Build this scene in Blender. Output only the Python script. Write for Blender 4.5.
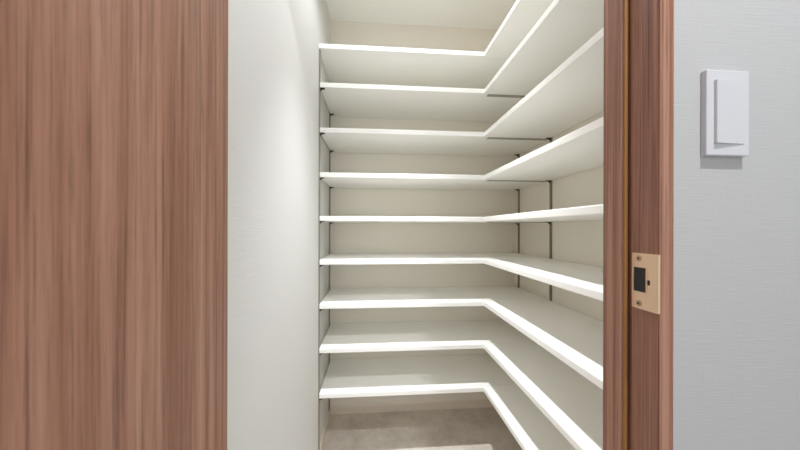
import bpy, bmesh, math, random
from mathutils import Matrix, Vector

random.seed(4)
scene = bpy.context.scene
for o in list(bpy.data.objects):
    bpy.data.objects.remove(o)

# ------------------------------------------------------------------ camera
EYE = 1.0468                                  # lens height above the floor
F, YAW, PY, ROL = 308.39, .0816, 3.755, .0022   # focal length px, turn, lens rise px, roll


def ray(u, v):
    """photo pixel -> direction (x right, y into the closet, z up)"""
    u -= 400; v -= 225
    c, s = math.cos(ROL), math.sin(ROL)
    u, v = c*u + s*v, -s*u + c*v
    x, y, z = u/F, (v - PY)/F, 1.0
    c, s = math.cos(YAW), math.sin(YAW)
    x, z = c*x + s*z, -s*x + c*z
    return Vector((x, z, -y))


fw = ray(400, 225 + PY).normalized()
rt = (ray(401, 225) - ray(400, 225)).normalized()
up = -(ray(400, 226) - ray(400, 225)).normalized()
M = Matrix((rt, up, -fw)).transposed().to_4x4()
M.translation = (0, 0, EYE)
cd = bpy.data.cameras.new('camera')
cd.sensor_width = 36
cd.lens = F/800*36
cd.shift_y = PY/800
cd.clip_start = .01
cd.dof.use_dof = True
cd.dof.focus_distance = 1.3
cd.dof.aperture_fstop = 8
cam = bpy.data.objects.new('camera', cd)
cam.matrix_world = M
scene.collection.objects.link(cam)
scene.camera = cam

# ------------------------------------------------------------------ world, lamps, exposure
w = bpy.data.worlds.new('world'); scene.world = w
w.use_nodes = True
w.node_tree.nodes['Background'].inputs[0].default_value = (.9, .95, 1, 1)
w.node_tree.nodes['Background'].inputs[1].default_value = .5
CEIL, HALL = 2.222, 2.40
CL_LAMP = (.135, .99)                          # closet downlight, plan position
HALL_LAMP = (.45, -.20)                       # hall downlight over the door


def lamp(name, kind, loc, power, col, **kw):
    l = bpy.data.lights.new(name, kind)
    l.energy = power; l.color = col
    for k, v in kw.items(): setattr(l, k, v)
    o = bpy.data.objects.new(name, l); o.location = loc
    scene.collection.objects.link(o)
    return o


lamp('closet_downlight_bulb', 'SPOT', (*CL_LAMP, CEIL - .012), 112, (.97, .99, 1),
     spot_size=math.radians(62), spot_blend=1.0, shadow_soft_size=.025)      # lens beam
lamp('closet_top_fill', 'SPOT', (*CL_LAMP, CEIL - .012), 17, (.975, .99, 1),
     spot_size=math.radians(165), spot_blend=.45, shadow_soft_size=.035)      # second wide spot, added to lighten the upper closet
lamp('hall_downlight_bulb', 'SPOT', (*HALL_LAMP, HALL - .012), 73, (.98, .99, 1),
     spot_size=math.radians(165), spot_blend=.5, shadow_soft_size=.03)
# added soft fill light behind an unseen, made-up opening across the hall
hall_fill = lamp('hall_fill_light', 'AREA', (.15, -1.42, 1.25), 12, (.95, .98, 1),
           shape='RECTANGLE', size=1.5, size_y=1.7)
hall_fill.rotation_euler = (math.radians(90), 0, 0)

vs = scene.view_settings
scene.display_settings.display_device = 'sRGB'
vs.view_transform = 'Standard'; vs.look = 'None'; vs.gamma = 1
vs.use_curve_mapping = False
vs.exposure = 0.2
scene.cycles.max_bounces = 24
scene.cycles.diffuse_bounces = 20


# ------------------------------------------------------------------ materials
def srgb(r, g, b):
    f = lambda c: (c/255/12.92 if c/255 <= .04045 else ((c/255 + .055)/1.055)**2.4)
    return (f(r), f(g), f(b), 1)


def mat(name, col, rough=.5, metal=0, spec=.5):
    m = bpy.data.materials.new(name); m.use_nodes = True
    b = m.node_tree.nodes['Principled BSDF']
    b.inputs['Base Color'].default_value = col
    b.inputs['Roughness'].default_value = rough
    b.inputs['Metallic'].default_value = metal
    b.inputs['Specular IOR Level'].default_value = spec
    return m, m.node_tree, b


def noise(nt, scale3, detail=3, sc=1.0, rough=.5, off=(0, 0, 0)):
    tc = nt.nodes.new('ShaderNodeNewGeometry')
    mp = nt.nodes.new('ShaderNodeMapping')
    mp.inputs['Scale'].default_value = scale3
    mp.inputs['Location'].default_value = off
    nt.links.new(tc.outputs['Position'], mp.inputs['Vector'])
    n = nt.nodes.new('ShaderNodeTexNoise')
    n.inputs['Scale'].default_value = sc
    n.inputs['Detail'].default_value = detail
    n.inputs['Roughness'].default_value = rough
    nt.links.new(mp.outputs[0], n.inputs['Vector'])
    return n


def ramp(nt, src, stops):
    r = nt.nodes.new('ShaderNodeValToRGB')
    e = r.color_ramp.elements
    while len(e) < len(stops): e.new(.5)
    for i, (p, c) in enumerate(stops):
        e[i].position = p; e[i].color = c
    nt.links.new(src, r.inputs[0])
    return r


def mix(nt, a, b, fac, mode='MULTIPLY'):
    m = nt.nodes.new('ShaderNodeMix'); m.data_type = 'RGBA'; m.blend_type = mode
    m.inputs[0].default_value = fac
    nt.links.new(a, m.inputs[6]); nt.links.new(b, m.inputs[7])
    return m.outputs[2]


def bump(nt, b, src, strength, dist):
    bp = nt.nodes.new('ShaderNodeBump')
    bp.inputs['Strength'].default_value = strength
    bp.inputs['Distance'].default_value = dist
    nt.links.new(src, bp.inputs['Height'])
    nt.links.new(bp.outputs[0], b.inputs['Normal'])


def wallpaper(name, col):
    m, nt, b = mat(name, col, .75, 0, .3)
    n1 = noise(nt, (22, 22, 420), 2)          # horizontal woven ribs
    n2 = noise(nt, (300, 300, 60), 2)
    o = mix(nt, n1.outputs['Fac'], n2.outputs['Fac'], .35, 'MIX')
    bump(nt, b, o, .6, .0008)
    return m


def walnut(name, k, gain):
    m, nt, b = mat(name, (.2, .1, .07, 1), .42, 0, .4)
    broad = noise(nt, (62*k, 62*k, .9), 3, 1, .6)
    fine = noise(nt, (290*k, 290*k, 4.0), 5, 1, .7, (3, 1, 2))
    pore = noise(nt, (1100*k, 1100*k, 30), 2, 1, .5, (7, 4, 1))
    g = lambda r, gg, bb: tuple(min(1, c*gain) for c in srgb(r, gg, bb)[:3]) + (1,)
    c1 = ramp(nt, broad.outputs['Fac'], [(.30, g(130, 90, 73)), (.42, g(150, 107, 88)),
                                         (.56, g(164, 123, 104)), (.72, g(178, 139, 120))])
    c2 = ramp(nt, fine.outputs['Fac'], [(.36, (.48, .44, .43, 1)), (.49, (.90, .88, .87, 1)), (.64, (1.0, 1.0, 1.0, 1))])
    c3 = ramp(nt, pore.outputs['Fac'], [(.35, (.70, .68, .66, 1)), (.47, (1, 1, 1, 1))])
    c = mix(nt, c1.outputs[0], c2.outputs[0], .95)
    c = mix(nt, c, c3.outputs[0], .45)
    nt.links.new(c, b.inputs['Base Color'])
    bump(nt, b, fine.outputs['Fac'], .12, .0004)
    return m


def vinyl_floor():
    m, nt, b = mat('stone_look_vinyl', srgb(190, 178, 162), .42, 0, .4)
    n1 = noise(nt, (7, 7, 7), 6, 1, .62)
    n2 = noise(nt, (45, 45, 45), 4, 1, .6)
    c1 = ramp(nt, n1.outputs['Fac'], [(.3, srgb(188, 180, 170)), (.5, srgb(209, 202, 193)), (.7, srgb(222, 216, 208))])
    c2 = ramp(nt, n2.outputs['Fac'], [(.35, (.86, .85, .84, 1)), (.6, (1, 1, 1, 1))])
    nt.links.new(mix(nt, c1.outputs[0], c2.outputs[0], .6), b.inputs['Base Color'])
    bump(nt, b, n2.outputs['Fac'], .08, .0005)
    return m


def plain(name, col, rough, metal=0, spec=.5, grain=0, gs=400):
    m, nt, b = mat(name, col, rough, metal, spec)
    n = noise(nt, (gs, gs, gs), 2)
    bump(nt, b, n.outputs['Fac'], grain, .0002)
    return m


MW = wallpaper('white_wallpaper', srgb(235, 230, 220))
MWH = wallpaper('hall_wallpaper', srgb(181, 182, 183))
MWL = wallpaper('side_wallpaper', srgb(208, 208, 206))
MCEIL = plain('ceiling_paper', srgb(240, 240, 237), .8, 0, .2, .2)
MFLOOR = vinyl_floor()
MDOOR = walnut('walnut_door', .85, 1.14)
MFRAME = walnut('walnut_frame', 1.6, 1.15)
MSHELF = plain('white_melamine', srgb(246, 246, 243), .38, 0, .45, .05)
MBASE = plain('white_skirting', srgb(226, 216, 203), .5, 0, .4, .05)
MRAIL = plain('grey_steel_rail', srgb(146, 136, 121), .5, .2, .5, .05)
MBAR = plain('light_steel_bar', srgb(165, 159, 147), .5, .2, .5, .05)
MCLIP = plain('dark_bronze_clip', srgb(48, 43, 38), .5, .4, .5, .05)
MSW = plain('white_switch_plastic', srgb(202, 204, 209), .35, 0, .5, .03)
MBRASS = plain('satin_champagne_metal', srgb(232, 202, 170), .45, .45, .5, .08)
MSCREW = plain('dull_champagne_screw', srgb(186, 156, 130), .5, .45, .5, .08)
MDARK = plain('dark_cavity', srgb(46, 42, 42), .6, 0, .4, .05)
MSEAL = plain('ochre_door_seal', srgb(150, 108, 62), .6, 0, .3, .05)
MGAP = plain('dark_gap_shade', srgb(52, 30, 24), .7, 0, .2, .05)
MCAULK = plain('white_caulk', srgb(236, 232, 226), .6, 0, .3, .05)
MALU = plain('white_metal_ring', srgb(235, 235, 232), .4, 0, .5, .03)
MLENS, _nt, _b = mat('lit_lens', (1, 1, 1, 1), .5)
_b.inputs['Emission Color'].default_value = (1, .98, .95, 1)
_b.inputs['Emission Strength'].default_value = 6


# ------------------------------------------------------------------ mesh helpers
def obj(name, bm, m, parent=None, loc=None):
    bmesh.ops.recalc_face_normals(bm, faces=bm.faces)
    me = bpy.data.meshes.new(name); bm.to_mesh(me); bm.free()
    me.materials.append(m)
    o = bpy.data.objects.new(name, me)
    scene.collection.objects.link(o)
    if parent: o.parent = parent
    if loc: o.location = loc
    return o


def box(x0, x1, y0, y1, z0, z1, bev=0, bm=None, seg=2):
    bm = bm or bmesh.new()
    r = bmesh.ops.create_cube(bm, size=1)
    for v in r['verts']:
        v.co = Vector(((x0+x1)/2 + v.co.x*(x1-x0), (y0+y1)/2 + v.co.y*(y1-y0), (z0+z1)/2 + v.co.z*(z1-z0)))
    if bev:
        es = list({e for v in r['verts'] for e in v.link_edges})
        bmesh.ops.bevel(bm, geom=es, offset=bev, segments=seg, affect='EDGES', profile=.5)
    return bm


def cyl(r, z0, z1, n=24, bm=None, r2=None, c=(0, 0)):
    bm = bm or bmesh.new()
    g = bmesh.ops.create_cone(bm, cap_ends=True, segments=n, radius1=r, radius2=r if r2 is None else r2, depth=z1-z0)
    bmesh.ops.translate(bm, verts=g['verts'], vec=(c[0], c[1], (z0+z1)/2))
    return bm


def sweep(path, prof):
    """sweep a closed profile (inward offset, height) along an open plan polyline, mitred"""
    bm = bmesh.new(); rings = []
    n = len(path)
    for i, p in enumerate(path):
        p = Vector(p)
        ds = []
        if i > 0: ds.append((p - Vector(path[i-1])).normalized())
        if i < n-1: ds.append((Vector(path[i+1]) - p).normalized())
        ns = [Vector((-d.y, d.x)) for d in ds]
        m = sum(ns, Vector((0, 0)))
        m = m / (m.length_squared) * len(ns) if len(ns) == 2 else m
        rings.append([bm.verts.new((p.x + m.x*a, p.y + m.y*a, b)) for a, b in prof])
    k = len(prof)
    for a, b in zip(rings, rings[1:]):
        for j in range(k):
            bm.faces.new((a[j], a[(j+1) % k], b[(j+1) % k], b[j]))
    bm.faces.new(rings[0]); bm.faces.new(rings[-1][::-1])
    return bm


def empty(name, loc=(0, 0, 0)):
    o = bpy.data.objects.new(name, None); o.location = loc
    scene.collection.objects.link(o)
    return o


def tag(o, label, cat, group=None):
    o['label'] = label; o['category'] = cat
    if group: o['group'] = group
    return o


def struct(o, label=None):
    o['kind'] = 'structure'
    if label: o['label'] = label
    return o


# ------------------------------------------------------------------ the room
XL, XR, YB = -.2510, .8315, 1.7672              # closet walls
YW, YI = .4030, .490                          # hall face / closet face of the front partition
JL, JR = -.2293, .3875                        # jamb faces
DH = 2.02                                     # door head
HX0, HX1, HY0 = -1.5, 1.9, -1.35              # hall

struct(obj('floor', box(HX0 - .1, HX1 + .1, HY0 - .1, YB + .1, -.08, 0), MFLOOR), 'beige stone-look vinyl floor')
struct(obj('wall_left', box(XL - .1, XL, YI, YB + .1, 0, CEIL), MWL), 'white wallpapered side wall of the closet')
struct(obj('wall_right', box(XR, XR + .1, YI, YB + .1, 0, CEIL), MW), 'white wallpapered wall behind the side shelves')
struct(obj('wall_back', box(XL, XR, YB, YB + .1, 0, CEIL), MW), 'white wallpapered back wall of the closet')
struct(obj('ceiling', box(XL - .1, XR + .1, YI, YB + .1, CEIL, CEIL + .08), MCEIL), 'off-white closet ceiling')
bm = box(.4122, HX1, YW, YI, 0, HALL)
box(HX0, -.254, YW, YI, 0, HALL, bm=bm)
box(-.254, .4122, YW, YI, DH + .025, HALL, bm=bm)
struct(obj('wall_front', bm, MWH), 'light grey ribbed wallpaper wall beside the door frame')
bm = box(HX0 - .1, -.65, HY0 - .1, HY0, 0, HALL)
box(.95, HX1 + .1, HY0 - .1, HY0, 0, HALL, bm=bm)
box(-.65, .95, HY0 - .1, HY0, 0, .35, bm=bm)
box(-.65, .95, HY0 - .1, HY0, 2.15, HALL, bm=bm)
struct(obj('wall_hall', bm, MWH), 'light grey wallpaper wall across the hall')
struct(obj('wall_hall_left', box(HX0 - .1, HX0, HY0, YI, 0, HALL), MWH), 'light grey wallpaper end wall of the hall')
struct(obj('wall_hall_right', box(HX1, HX1 + .1, HY0, YI, 0, HALL), MWH), 'light grey wallpaper far end wall of the hall')
struct(obj('ceiling_hall', box(HX0 - .1, HX1 + .1, HY0 - .1, YI, HALL, HALL + .08), MCEIL), 'off-white hall ceiling')

# unseen window added to carry the fill light: frame with a mullion
added_win = struct(empty('added_window_1', (.15, HY0 - .05, .35)), 'added white window frame around the fill light, unseen across the hall')
for (a, b, c, d) in ((-.80, -.75, 0, 1.8), (.75, .80, 0, 1.8), (-.025, .025, .05, 1.75), (-.75, .75, 0, .05), (-.75, .75, 1.75, 1.8)):
    obj('added_window_frame', box(a, b, -.03, .03, c, d, .003), MALU, added_win)

# baseboards
BP = [(0, 0), (.007, 0), (.007, .005), (.0055, .0065), (.0055, .036), (.004, .042), (.002, .045), (0, .045)]
struct(obj('baseboard_back', sweep([(XL, YB), (XR, YB)][::-1], BP), MBASE), 'low white baseboard under the lowest shelf')
struct(obj('baseboard_left', sweep([(XL, YI), (XL, YB)][::-1], BP), MBASE), 'low white baseboard along the closet side wall')
struct(obj('baseboard_right', sweep([(XR, YB), (XR, YI)][::-1], BP), MBASE), 'low white baseboard under the side shelves')
struct(obj('baseboard_front', sweep([(HX1, YW), (.4135, YW)], BP), MBASE), 'low white baseboard along the hall wall')

# ------------------------------------------------------------------ door frame (right jamb in view)
fr = struct(empty('trim_1', ((JL + JR)/2, YW, 0)), 'walnut-veneered door frame with rebate and ochre seal')
fx, fy = (JL + JR)/2, YW


def fbox(name, x0, x1, y0, y1, z0, z1, m, bev=.0008, parent=fr):
    return obj(name, box(x0 - fx, x1 - fx, y0 - fy, y1 - fy, z0, z1, bev), m, parent)


Y0, YS, YE = .3930, .4443, .4838              # front of casing, front of stop, back of frame
for s, xj in ((1, JR), (-1, JL)):
    q = lambda a, b: (min(xj + s*a, xj + s*b), max(xj + s*a, xj + s*b))
    fbox('casing', *q(.0020, .0237), Y0, YW - .0002, 0, DH + .0237, MFRAME, .0010)
    fbox('jamb', *q(0, .0006), Y0 + .0004, YW + .0002, 0, DH, MFRAME, .0001)
    fbox('jamb', *q(0, .0237), YW, YS + .0002, 0, DH, MFRAME)
    fbox('door_stop', *q(-.0091, .0237), YS + .0004, YE, 0, DH, MFRAME, .001)
    fbox('door_seal', *q(-.0082, -.0026), YS - .0046, YS + .0002, 0, DH - .002, MSEAL, .0014)
    fbox('gap_shade', *q(-.0024, -.0002), YS - .0022, YS + .0002, 0, DH - .002, MGAP, .0004)  # dark strip painted in as the shade of the gap beside the seal
fbox('head_casing', JL, JR, Y0, YW - .0002, DH + .0008, DH + .0235, MFRAME, .0012)
fbox('head_jamb', JL, JR, YW, YS + .0002, DH, DH + .0228, MFRAME)
fbox('head_stop', JL + .008, JR - .008, YS + .0004, YE, DH - .008, DH + .0228, MFRAME, .001)
fbox('caulk_line', JR + .0239, JR + .0268, YW - .004, YW, 0, DH, MCAULK, .0006)

# strike plate let into the right jamb
ZS0, ZS1 = EYE - .1160, EYE - .0350
SY0, SY1 = .3922, .4343
sp = obj('strike_plate', bmesh.new(), MBRASS, fr); bm = bmesh.new()
HY0_, HY1_, HZ0, HZ1 = .4099, .4313, EYE - .0912, EYE - .0558      # latch opening
KY0, KY1, KZ0, KZ1 = .4034, .4082, EYE - .0795, EYE - .0722        # small square slot
px0, px1 = JR - .0017 - fx, JR + .0002 - fx


def pb(y0, y1, z0, z1): box(px0, px1, y0 - fy, y1 - fy, z0, z1, 0, bm)


pb(SY0, SY1, HZ1, ZS1); pb(SY0, SY1, ZS0, HZ0); pb(HY1_, SY1, HZ0, HZ1)
pb(KY1, HY0_, HZ0, HZ1); pb(SY0, KY0, HZ0, HZ1)
pb(KY0, KY1, HZ0, KZ0); pb(KY0, KY1, KZ1, HZ1)
bmesh.ops.remove_doubles(bm, verts=bm.verts, dist=1e-5)
box(px0, px1 + .0015, SY0 - .0012 - fy, SY0 - fy, ZS0, ZS1, .0004, bm)       # returned front edge
bm.to_mesh(sp.data); bm.free()
sp['label'] = 'champagne metal strike plate on the door jamb'
cb = obj('latch_box', box(px1 - .0012, px1 - .0002, HY0_ - fy, HY1_ - fy, HZ0, HZ1), MDARK, sp)
obj('latch_slot', box(px1 - .0012, px1 - .0002, KY0 - fy, KY1 - fy, KZ0, KZ1), MDARK, sp)
bm = box(px0 - .0008, px0, HY0_ - .0016 - fy, HY0_ - fy, HZ0 - .0016, HZ1 + .0016, .0003)
obj('latch_lip', bm, MBRASS, sp)
for zc in (EYE - .0425, EYE - .1078):
    bm = cyl(.0044, 0, .0007, 20); cyl(.0034, .0007, .0012, 20, bm, .0024)
    bmesh.ops.rotate(bm, verts=bm.verts, cent=(0, 0, 0), matrix=Matrix.Rotation(-math.pi/2, 3, 'Y'))
    bmesh.ops.translate(bm, verts=bm.verts, vec=(px0, .4215 - fy, zc))
    obj('screw', bm, MSCREW, sp)
    bm = box(px0 - .0015, px0 - .0011, .4197 - fy, .4233 - fy, zc - .0006, zc + .0006)
    box(px0 - .0015, px0 - .0011, .4209 - fy, .4221 - fy, zc - .0018, zc + .0018, 0, bm)
    obj('screw_cross', bm, MDARK, sp)

# ------------------------------------------------------------------ door leaf swung open into the hall
DX1 = -.1845
dr = struct(empty('door_1', (DX1 - .018, .390, 0)), 'open walnut-veneered door leaf with vertical grain')
obj('door_leaf', box(-.018, .018, -.606, 0, .008, 2.012, .0015), MDOOR, dr)
for zc in (.25, 1.75):
    bm = cyl(.005, zc - .04, zc + .04, 16)
    bmesh.ops.translate(bm, verts=bm.verts, vec=(-.0245, .003, 0))
    obj('hinge', bm, MBRASS, dr)

# ------------------------------------------------------------------ shelves
SX0, SX1, SYF, SYB = -.2450, .8245, 1.400, 1.7640
SXI, SYE = .5073, .500                        # inner edge / front end of the side run
TH, BAND = .0225, .016
BOT = [EYE + h for h in (.8050, .6310, .4295, .2293, .0339, -.1624, -.3598, -.5579, -.7598)]
NOSE = [(0, .0025), (.0008, .0008), (.0025, 0), (BAND, 0), (BAND, TH), (.0035, TH), (.0012, TH - .001), (0, TH - .0035)]
GRP = 'white L-shaped shelves in the closet'
WORD = ['topmost fixed white L-shaped shelf, just below the closet ceiling',
        'white L-shaped shelf, second from the ceiling',
        'white L-shaped shelf, third from the ceiling',
        'white L-shaped shelf, fourth from the ceiling',
        'white L-shaped shelf, middle one of the nine in the closet',
        'white L-shaped shelf, fourth above the floor',
        'white L-shaped shelf, third above the floor',
        'white L-shaped shelf, second above the floor',
        'lowest white L-shaped shelf, above the beige floor and baseboard']


def board(x0, x1, y0, y1):
    return box(x0, x1, y0, y1, 0, TH)


meshes = None
for i, z in enumerate(BOT):
    x0 = XL + .0003 if i == 0 else SX0
    r = empty('corner_shelf', (SX0, SYB, z))
    if i < 2:                                  # the fixed top shelf reaches the wall, the others share meshes
        off = lambda b: (bmesh.ops.translate(b, verts=b.verts, vec=(-SX0, -SYB, 0)), b)[1]
        meshes = [
            ('back_board', off(board(x0, SX1, SYF + BAND, SYB))),
            ('side_board', off(board(SXI + BAND, SX1, SYE, SYF + BAND - .0022))),
            ('joint_bar', off(box(SXI + .020, SX1 - .003, 1.4045, 1.4250, -.0030, -.0002))),
            ('edge_band', off(sweep([(x0, SYF), (SXI, SYF), (SXI, SYE)], NOSE)))]
        if i == 0: meshes = [m for m in meshes if m[0] != 'joint_bar']
        parts = [obj(n, b, MBAR if n == 'joint_bar' else MSHELF, r) for n, b in meshes]
    else:
        for p in parts:
            c = p.copy(); scene.collection.objects.link(c); c.parent = r
    tag(r, WORD[i], 'shelf', GRP)

# ------------------------------------------------------------------ slotted wall rails with their clips
RZ0, RZ1 = .047, BOT[0] - .003
PITCH = .0165


def rail(x, y, s, label):
    """s = +1: on a wall facing +x; the rail stands .008 proud"""
    root = empty('shelf_rail', (x, y, RZ0))
    L = RZ1 - RZ0
    bm = bmesh.new()
    f = lambda a, b: (min(s*a, s*b), max(s*a, s*b))
    box(*f(.0002, .0062), -.0065, -.0030, 0, L, 0, bm)
    box(*f(.0002, .0062), .0030, .0065, 0, L, 0, bm)
    k = 0
    while (k + 1)*PITCH < L:
        box(*f(.0045, .0062), -.0030, .0030, k*PITCH, k*PITCH + .0085, 0, bm); k += 1
    obj('slotted_channel', bm, MRAIL, root)
    obj('channel_back', box(*f(.0002, .0012), -.0030, .0030, 0, L), MDARK, root)
    for z in BOT[1:]:
        bm = box(*f(.0062, .0255), -.0085, .0085, -.0028, -.0004, .0006)
        # sloping gusset below the lip
        v = [bm.verts.new((s*a, b, c)) for b in (-.0035, .0035) for a, c in ((.0062, -.0026), (.0185, -.0026), (.0062, -.0125))]
        bm.faces.new(v[:3]); bm.faces.new(v[3:])
        for a, b in ((0, 1), (1, 2), (2, 0)): bm.faces.new((v[a], v[b], v[b+3], v[a+3]))
        obj('shelf_clip', bm, MCLIP, root, (0, 0, z - RZ0))
    return tag(root, label, 'shelf rail', 'slotted shelf rails')


rail(XL, 1.4100, 1, 'grey slotted shelf rail on the left closet wall by the shelf fronts')
rail(XL, 1.7250, 1, 'grey slotted shelf rail on the left closet wall beside the back corner')
rail(XR, 1.3930, -1, 'grey slotted shelf rail on the wall behind the side shelves, away from the corner')
rail(XR, 1.7180, -1, 'grey slotted shelf rail in the corner of back wall and side shelves')

# ------------------------------------------------------------------ light switch on the hall wall
FY = .3940
sx0, sx1 = .4617, .5273
sz0, sz1 = EYE + .1037, EYE + .2239
sw = tag(empty('light_switch', ((sx0 + sx1)/2, YW, sz0)), 'white wide-rocker light switch on the grey wallpaper wall', 'light switch')
hw, D = (sx1 - sx0)/2, YW - FY
obj('cover_plate', box(-hw, hw, -D, -.0001, 0, sz1 - sz0, .0016, None, 3), MSW, sw)
rx0, rx1 = .4722 - (sx0 + sx1)/2, .5190 - (sx0 + sx1)/2
rz0, rz1 = .0164, .1048
bm = bmesh.new()
pts = [(rx0, -D - .0042), (rx1, -D - .0006), (rx1, -D + .0015), (rx0, -D + .0015)]
lo = [bm.verts.new((x, y, rz0)) for x, y in pts]; hi = [bm.verts.new((x, y, rz1)) for x, y in pts]
bm.faces.new(lo[::-1]); bm.faces.new(hi)
for k in range(4): bm.faces.new((lo[k], lo[(k+1) % 4], hi[(k+1) % 4], hi[k]))
bmesh.ops.bevel(bm, geom=[e for e in bm.edges], offset=.0005, segments=2, affect='EDGES')
obj('rocker', bm, MSW, sw)

# ------------------------------------------------------------------ downlights


def downlight(x, y, z, label):
    r = empty('downlight', (x, y, z))
    bm = bmesh.new(); n = 32; rings = []
    for rad, h in ((.040, -.0002), (.052, -.0002), (.050, -.006), (.042, -.007), (.040, -.004)):
        rings.append([bm.verts.new((rad*math.cos(t*2*math.pi/n), rad*math.sin(t*2*math.pi/n), h)) for t in range(n)])
    for a, b in zip(rings, rings[1:] + rings[:1]):
        for t in range(n): bm.faces.new((a[t], a[(t+1) % n], b[(t+1) % n], b[t]))
    obj('ring', bm, MALU, r)
    obj('lens', cyl(.0395, -.0035, -.0004, 32), MLENS, r)
    return tag(r, label, 'ceiling light')


downlight(*CL_LAMP, CEIL, 'round white downlight in the closet ceiling')
downlight(*HALL_LAMP, HALL, 'round white downlight in the hall ceiling')
